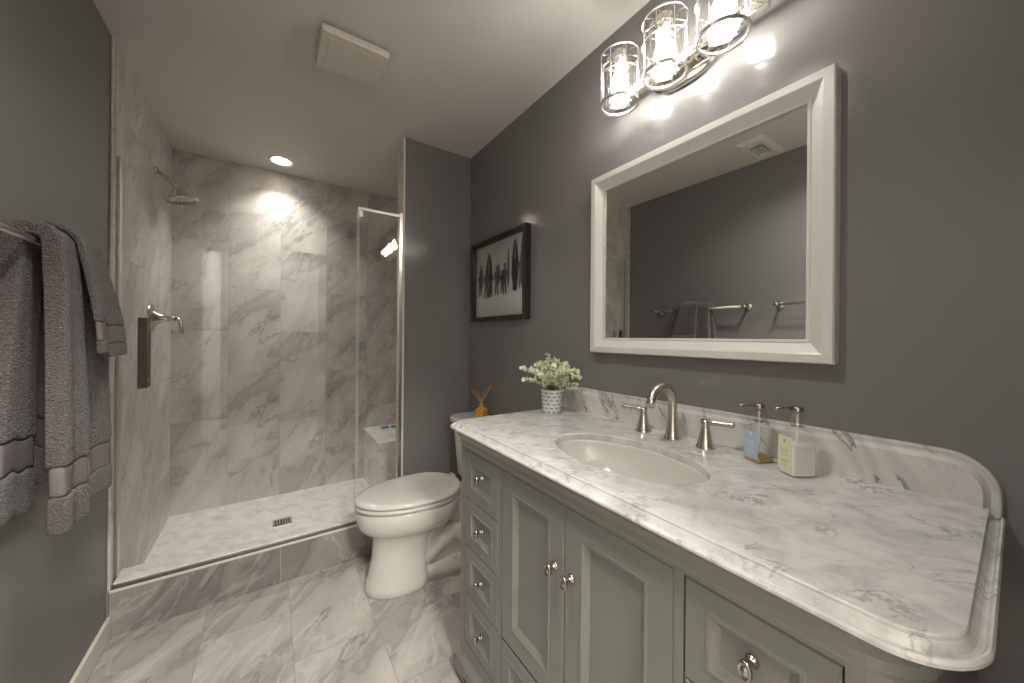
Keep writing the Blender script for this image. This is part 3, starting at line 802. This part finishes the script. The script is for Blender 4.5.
t = thing('backsplash', (XR - .01, .62, CZ), 'low marble backsplash with a rounded moulded end along the wall', 'backsplash')
def bs_outline(ins, x, n=12):
    r = .072; y0, y1, z1 = .032, 1.232, 1.017
    P = [Vector((x, max(.0515, y0 + ins + .001), CZ)), Vector((x, y0 + ins, CZ - (.0115 if ins < .004 else .0155 if ins < .009 else .010 if ins < .012 else .004 if ins < .015 else 0)))]
    for k in range(n + 1):
        a = math.radians(180 - 90 * k / n); P.append(Vector((x, y0 + r + math.cos(a) * (r - ins), z1 - r + math.sin(a) * (r - ins))))
    for k in range(n + 1):
        a = math.radians(90 - 90 * k / n); P.append(Vector((x, y1 - r + math.cos(a) * (r - ins), z1 - r + math.sin(a) * (r - ins))))
    P.append(Vector((x, y1 - ins, CZ)))
    return P
secs = [bs_outline(i, XR - d) for i, d in ((0, 0), (0, .010), (.002, .013), (.005, .0135), (.008, .012), (.013, .012), (.018, .017), (.021, .0215), (.022, .022))]
v, f = g_loft(secs); build('moulded_slab', v, f, m_marble_bs, t)

# sink
t = thing('sink', (SCX, SCY, .75), 'white oval undermount sink basin set in the marble top', 'sink')
secs = []
for sc, z in ((1.03, .8998), (1.0, .8998), (.995, .892), (.97, .868), (.92, .842), (.82, .816), (.62, .797), (.35, .787), (.12, .784)):
    secs.append([Vector((SCX + SA * sc * math.cos(2 * PI * k / 56), SCY + SB * sc * math.sin(2 * PI * k / 56), z)) for k in range(56)])
v, f = g_loft(secs, cap=False); o = build('basin', v, f, simple('sink_china', (.60, .58, .54), .08, coat=.4), t, smooth=True, fix=False)
v, f = g_lathe([(.020, 0), (.022, .002), (.018, .003), (.014, .001), (.0, .002)], (SCX, SCY, .784), seg=28, cap=False); build('drain_ring', v, f, m_nick, t, smooth=True)

# faucet
fx, fy = 1.036, .633
t = thing('faucet', (fx, fy, CZ), 'brushed nickel high arc faucet with two lever handles behind the sink', 'faucet')
base_r = [(0, .0255), (.003, .0255), (.006, .0230), (.016, .0205), (.030, .0180), (.048, .0156), (.062, .0144), (.078, .0137), (.094, .0135)]
path = [(fx, fy, CZ + h_) for h_, r_ in base_r]
for k in range(15):
    a = math.radians(0 + 160 * k / 14); path.append((fx - .056 + math.cos(a) * .056, fy, CZ + .108 + math.sin(a) * .056))
path.append((fx - .056 - .0625, fy, CZ + .108 + .004)); 
rs = [r_ for h_, r_ in base_r] + [.0133] * (len(path) - 3 - len(base_r)) + [.0128, .0128, .0138]
build('spout', *g_tube(path, rs, 28), m_nick, t, smooth=True)
for (hx, hy, dx, dy) in ((1.036, .737, -.022, .070), (1.030, .529, .014, -.076)):
    v, f = g_lathe([(.025, 0), (.025, .003), (.022, .007), (.017, .028), (.0125, .050), (.011, .066), (.012, .074), (.010, .078), (0, .079)], (hx, hy, CZ), seg=28, cap=False)
    h = build('handle_base', v, f, m_nick, t, smooth=True)
    ln = math.hypot(dx, dy); ux, uy = dx / ln, dy / ln
    pts = [(hx - ux * .010, hy - uy * .010, CZ + .073), (hx + ux * .02, hy + uy * .02, CZ + .0735), (hx + ux * .05, hy + uy * .05, CZ + .074), (hx + ux * .068, hy + uy * .068, CZ + .075), (hx + ux * .072, hy + uy * .072, CZ + .0755)]
    build('lever', *g_tube(pts, [.008, .0075, .0060, .0078, .0074], 14), m_nick, h, smooth=True)

# ================================================================ SOAP BOTTLES
def obox_pts(c, ang, hx, hy, z, r=.006, n=4):
    P = []
    for sx, sy, a0 in ((1, -1, -90), (1, 1, 0), (-1, 1, 90), (-1, -1, 180)):
        for k in range(n + 1):
            a = math.radians(a0 + 90 * k / n)
            X = sx * (hx - r) + r * math.cos(a); Y = sy * (hy - r) + r * math.sin(a)
            P.append(Vector((c[0] + math.cos(ang) * X - math.sin(ang) * Y, c[1] + math.sin(ang) * X + math.cos(ang) * Y, z)))
    return P
m_soapglass = thin_glass('bottle_plastic', (.985, .985, .975), 1.3, .02)
def bottle(c, ang, hx, hy, liquid, fill_h, label_m, mark_m, lab, h=.088, opaque=False):
    z = CZ
    t = thing('soap_dispenser', (c[0], c[1], z), lab, 'soap dispenser', 'soap dispensers beside the faucet')
    secs = [obox_pts(c, ang, hx * .96, hy * .96, z + .0005), obox_pts(c, ang, hx, hy, z + .003), obox_pts(c, ang, hx, hy, z + h - .006), obox_pts(c, ang, hx * .94, hy * .94, z + h - .001),
            obox_pts(c, ang, hx * .60, hy * .60, z + h + .004), obox_pts(c, ang, .012, .012, z + h + .008, .0119), obox_pts(c, ang, .012, .012, z + h + .016, .0119)]
    v, f = g_loft(secs, cap=False); build('bottle', v, f, m_soapglass, t, smooth=False, fix=True)
    k = .94
    secs = [obox_pts(c, ang, hx * k, hy * k, z + .003, .005), obox_pts(c, ang, hx * k, hy * k, z + fill_h, .005)]
    v, f = g_loft(secs); build('liquid', v, f, liquid, t)
    # collar and pump
    cc = (c[0], c[1], z + h + .012)
    v, f = g_lathe([(.0125, 0), (.0135, .001), (.0135, .024), (.0115, .026), (.0115, .032)], cc, seg=24)
    build('collar', v, f, thin_glass('clear_collar', (.94, .94, .92), 4.0, .12), t, smooth=False)
    v, f = merge(g_lathe([(.0115, .033), (.0120, .034), (.0120, .043), (.011, .045), (0, .045)], cc, seg=24, cap=False),
                 g_tube([Vector(cc) + Vector((0, 0, .040)), Vector(cc) + Vector((-.020, .014, .042)), Vector(cc) + Vector((-.038, .027, .041)), Vector(cc) + Vector((-.041, .029, .037))], [.0050, .0040, .0034, .0030], 10))
    build('pump', v, f, m_pewter, t, smooth=True)
    build('dip_tube', *g_tube([(c[0], c[1], z + .006), (c[0], c[1], z + h + .012)], .0025, 8), m_white, t, smooth=True)
    # label on the -x side face (local -X)
    def face(x, y0, y1, z0, z1, m, nm, par):
        P = []
        for (Y, Z) in ((y0, z0), (y1, z0), (y1, z1), (y0, z1)):
            X = -hx - x
            P.append(Vector((c[0] + math.cos(ang) * X - math.sin(ang) * Y, c[1] + math.sin(ang) * X + math.cos(ang) * Y, z + Z)))
        Q = [p + Vector((math.cos(ang), math.sin(ang), 0)) * .0004 for p in P]
        v, f = g_loft([P, Q]); return (v, f)
    lb = build('paper_label', *face(.0006, -hy * .86, hy * .86, .010, h - .010, None, '', None), label_m, t)
    lines = []
    for (q, wd, th_) in ((.70, .16, .007), (.52, .62, .0012), (.47, .5, .0012), (.40, .66, .0012), (.28, .5, .0012), (.24, .62, .0012), (.16, .35, .0012)):
        lines.append(face(.0012, -hy * .8 * wd, hy * .8 * wd, h * q + .006, h * q + .006 + th_, None, '', None))
    build('label_print', *merge(*lines), mark_m, lb)
    return t
m_lbl_b = simple('blue_label', (.38, .46, .56), .5); m_lbl_y = simple('yellow_label', (.68, .68, .48), .5)
m_mk_w = simple('label_white_ink', (.62, .66, .72), .5); m_mk_d = simple('label_dark_ink', (.36, .36, .24), .5)
m_amber = simple('amber_soap', (.46, .30, .09), .08, var=.1); m_lotion = simple('white_lotion', (.84, .81, .78), .25)
bottle((1.035, .396), math.radians(-20), .026, .0225, m_amber, .016, m_lbl_b, m_mk_w, 'clear soap dispenser with a blue label and little amber soap, beside the faucet')
bottle((1.007, .308), math.radians(-32.7), .029, .0225, m_lotion, .070, m_lbl_y, m_mk_d, 'soap dispenser filled with white lotion and bearing a yellow label', h=.098)

# ================================================================ POTTED PLANT
pc = (.965, 1.125)
t = thing('potted_plant', (pc[0], pc[1], CZ), 'small eucalyptus plant in a white woven pot on the counter', 'potted plant')
def pot_mat():
    m, nt, b = mat('woven_pot')
    s = N(nt, 'ShaderNodeSeparateXYZ'); L(nt, objco(nt), s.inputs[0])
    ang = mth(nt, 'DIVIDE', mth(nt, 'ARCTAN2', s.outputs[1], s.outputs[0]), 2 * PI / 11)
    row = mth(nt, 'DIVIDE', s.outputs[2], .0155); ri = mth(nt, 'FLOOR', row)
    a2 = mth(nt, 'FRACT', mth(nt, 'ADD', ang, mth(nt, 'MULTIPLY', mth(nt, 'MODULO', ri, 2.0), .5)))
    r2 = mth(nt, 'FRACT', row)
    k = mth(nt, 'MULTIPLY', mth(nt, 'LESS_THAN', mth(nt, 'ABSOLUTE', mth(nt, 'SUBTRACT', a2, .5)), .30), mth(nt, 'LESS_THAN', mth(nt, 'ABSOLUTE', mth(nt, 'SUBTRACT', r2, .5)), .13))
    L(nt, mixc(nt, k, (.60, .62, .60), (.10, .10, .10)), b.inputs['Base Color']); b.inputs['Roughness'].default_value = .5
    bump(nt, b, mth(nt, 'SUBTRACT', 1.0, k), .6, .002); return m
v, f = g_lathe([(.036, 0), (.038, .003), (.0435, .092), (.0445, .097), (.041, .097), (.040, .088), (0, .086)], (pc[0], pc[1], CZ), seg=40, cap=False)
build('pot', v, f, pot_mat(), t, smooth=False)
stems, leaves, leaves2 = [], [], []
def leaf(p, d, size):
    d = Vector(d).normalized(); x, y, _ = frame_of(d); a = random.uniform(0, 2 * PI)
    side = x * math.cos(a) + y * math.sin(a); nrm = d.cross(side).normalized(); p = Vector(p)
    V = [p, p + d * size * .35 + side * size * .42 + nrm * size * .10, p + d * size * .75 + side * size * .40 + nrm * size * .06, p + d * size * 1.02, p + d * size * .75 - side * size * .40 + nrm * size * .06, p + d * size * .35 - side * size * .42 + nrm * size * .10, p + d * size * .55 - nrm * size * .04]
    return V, [[0, 1, 6], [1, 2, 6], [2, 3, 6], [3, 4, 6], [4, 5, 6], [5, 0, 6]]
tips = []
for k in range(34):
    a = 2 * PI * k / 34 * 5.0 + random.uniform(-.3, .3)
    rad = random.uniform(.02, .125); hh = random.uniform(.075, .115) * (1.0 - .35 * (rad / .125)) 
    tips.append((math.cos(a) * rad * 1.05, math.sin(a) * rad * 1.05, hh + .02))
tips += [(-.01, .01, .150), (.01, .0, .135), (.10, -.05, .02), (.085, -.085, .0), (-.10, .05, .045), (.09, -.06, .06)]
for (dx, dy, dz) in tips:
    b0 = Vector((pc[0], pc[1], CZ + .088)); tip = b0 + Vector((dx, dy, dz))
    if tip.x > XR - .03: tip.x = XR - .03 - random.uniform(0, .02)
    mid = b0.lerp(tip, .5) + Vector((0, 0, .03))
    pts = [b0.lerp(mid, q) * (1 - q) + mid.lerp(tip, q) * q for q in linspace(0, 1, 9)]
    stems.append(g_tube(pts, .0011, 5))
    for i in range(2, 9):
        for _ in range(4):
            d = Vector((random.gauss(0, 1), random.gauss(0, 1), random.gauss(.35, .8))) + (tip - b0).normalized() * .5
            (leaves if random.random() < .6 else leaves2).append(leaf(pts[i], d, random.uniform(.013, .020)))
build('stems', *merge(*stems), simple('stem_green', (.16, .20, .12), .6), t)
build('foliage', *merge(*leaves), simple('leaf_pale', (.62, .66, .52), .6, var=.15, nscale=60), t, fix=False)
build('foliage', *merge(*leaves2), simple('leaf_yellow', (.66, .70, .40), .6, var=.2, nscale=60), t, fix=False)

# ================================================================ TOILET
TY = 1.800
def egg(xf, xb, hw, z, back=.62, n=48, px=2.3):
    """elongated outline, rounded front at xf, squarer back at xb"""
    P = []; xm = xb - (xb - xf) * .42
    for k in range(n):
        a = 2 * PI * k / n; c, s = math.cos(a), math.sin(a)
        if c <= 0:
            P.append(Vector((xm + (xm - xf) * -abs(c) ** (2 / 2.05), TY + math.copysign(abs(s) ** (2 / 2.05), s) * hw, z)))
        else:
            P.append(Vector((xm + (xb - xm) * abs(c) ** (2 / 3.2), TY + math.copysign(abs(s) ** (2 / px), s) * hw * (1 - (1 - back) * c ** 2), z)))
    return P
t = thing('toilet', (.75, TY, 0), 'white elongated two piece toilet with closed lid between partition and vanity', 'toilet')
secs = [egg(.385, .70, .122, 0), egg(.380, .70, .126, .004), egg(.388, .70, .120, .03), egg(.402, .70, .108, .09), egg(.412, .70, .102, .15), egg(.418, .71, .102, .23),
        egg(.412, .74, .110, .262), egg(.396, .80, .132, .280), egg(.364, .84, .162, .302), egg(.348, .86, .176, .326), egg(.342, .87, .181, .360), egg(.342, .87, .182, .398), egg(.348, .87, .178, .406)]
v, f = g_loft(secs); build('bowl', v, f, m_porc, t, smooth=True)
secs = []
for x, hw, z0, z1 in ((.62, .080, .0, .33), (.70, .082, .0, .34), (.80, .084, .0, .37), (.90, .100, .0, .40), (1.00, .110, .10, .405), (1.06, .105, .20, .405)):
    secs.append([Vector((x, TY + math.copysign(abs(math.cos(a)) ** .6, math.cos(a)) * hw, (z0 + z1) / 2 + math.copysign(abs(math.sin(a)) ** .5, math.sin(a)) * (z1 - z0) / 2)) for a in [2 * PI * i / 32 for i in range(32)]])
v, f = g_loft(secs); ped = build('rear_pedestal', v, f, m_porc, t, smooth=True)
for s in (-1, 1):
    v, f = g_tube([(.66, TY + s * .070, .10), (.72, TY + s * .078, .17), (.79, TY + s * .082, .225), (.86, TY + s * .082, .19), (.91, TY + s * .082, .10), (.93, TY + s * .080, .04)], [.030, .042, .048, .050, .048, .040], 20)
    build('trapway', v, f, m_porc, ped, smooth=True)
    v, f = g_lathe([(.014, 0), (.014, .010), (.010, .018), (0, .020)], (.80, TY + s * .100, .084), seg=16, cap=False); build('bolt_cap', v, f, m_porc, ped, smooth=True)
secs = [[Vector((p.x, TY + (p.y - TY) , 0)) + Vector((0, 0, 0)) for p in egg(.60, .95, .112, 0)]]
secs = [egg(.60, .98, .118, 0, .9), egg(.60, .98, .118, .060, .9), egg(.60, .98, .114, .078, .9), egg(.61, .97, .100, .088, .9)]
v, f = g_loft(secs); build('foot_flange', v, f, m_porc, t, smooth=True)
# seat and lid
secs = [egg(.343, .858, .180, .409, .7), egg(.336, .860, .186, .413, .7), egg(.336, .860, .186, .424, .7), egg(.342, .858, .181, .429, .7)]
v, f = g_loft(secs); build('seat', v, f, m_porc, t, smooth=True)
secs = [egg(.340, .862, .183, .433, .7), egg(.334, .864, .188, .437, .7), egg(.334, .864, .188, .446, .7), egg(.341, .860, .182, .453, .7), egg(.368, .845, .160, .4565, .7), egg(.45, .80, .09, .459, .7), egg(.55, .72, .02, .4595, .7)]
v, f = g_loft(secs); build('lid', v, f, m_porc, t, smooth=True)
for s in (-1, 1): build('hinge', *g_tube([(.868, TY + s * .05, .438), (.868, TY + s * .10, .438)], .012, 14), m_porc, t, smooth=True)
def tank_sec(z, hw, x0, r=.035, bow=.012, n=8):
    P = []; x1 = XR - .012
    for cx, cy, a0 in ((x0 + r, TY - hw + r, 180), (x1 - .01, TY - hw + .01, 270), (x1 - .01, TY + hw - .01, 0), (x0 + r, TY + hw - r, 90)):
        rr_ = r if a0 in (180, 90) else .01
        for k in range(n + 1):
            a = math.radians(a0 + 90 * k / n); P.append(Vector((cx + rr_ * math.cos(a), cy + rr_ * math.sin(a), z)))
    for p in P:
        if p.x < x0 + r: p.x -= bow * (1 - ((p.y - TY) / hw) ** 2)
    # add intermediate points on the front are not needed: bow applies at the corners only
    return P
secs = [tank_sec(.405, .160, .945, .05), tank_sec(.42, .172, .935, .05), tank_sec(.55, .186, .925, .055), tank_sec(.70, .198, .915, .06), tank_sec(.722, .200, .913, .06)]
v, f = g_loft(secs); build('tank', v, f, m_porc, t, smooth=False, bevel=.004)
secs = [tank_sec(.722, .206, .906, .06), tank_sec(.728, .214, .898, .06), tank_sec(.748, .216, .896, .06), tank_sec(.757, .210, .902, .06)]
v, f = g_loft(secs); build('tank_lid', v, f, m_porc, t, bevel=.004)
v, f = merge(g_lathe([(.014, 0), (.014, .006), (.008, .012), (.008, .02)], (.918, TY - .13, .67), (-1, 0, 0), 18), g_tube([(.900, TY - .13, .67), (.890, TY - .09, .666), (.888, TY - .06, .664)], [.006, .006, .008], 10))
build('flush_lever', v, f, m_chrome, t, smooth=True)

# reed diffuser on the tank lid
dc = (1.035, 1.84)
t = thing('reed_diffuser', (dc[0], dc[1], .757), 'small amber glass reed diffuser standing on the toilet tank', 'reed diffuser')
m_amb = simple('amber_glass', (.55, .27, .03), .06, var=.25, nscale=80, coat=.5)
secs = [obox_pts(dc, .5, hx_, hx_, .757 + z, .008) for hx_, z in ((.026, 0), (.029, .004), (.029, .044), (.024, .054), (.013, .060), (.011, .066), (.011, .078), (.013, .080), (.013, .084))]
v, f = g_loft(secs); build('bottle', v, f, m_amb, t, bevel=.001)
m_reed = simple('reed_wood', (.42, .20, .05), .6, var=.1)
for dx, dy, hz in ((-.050, .030, .165), (-.028, .030, .165), (-.004, .03, .150), (.018, -.004, .168), (.050, -.030, .185), (.040, -.028, .180)):
    build('reed', *g_tube([(dc[0] - dx * .25, dc[1] - dy * .25, .770), (dc[0], dc[1], .840), (dc[0] + dx, dc[1] + dy, .757 + hz)], .0022, 7), m_reed, t, smooth=True)
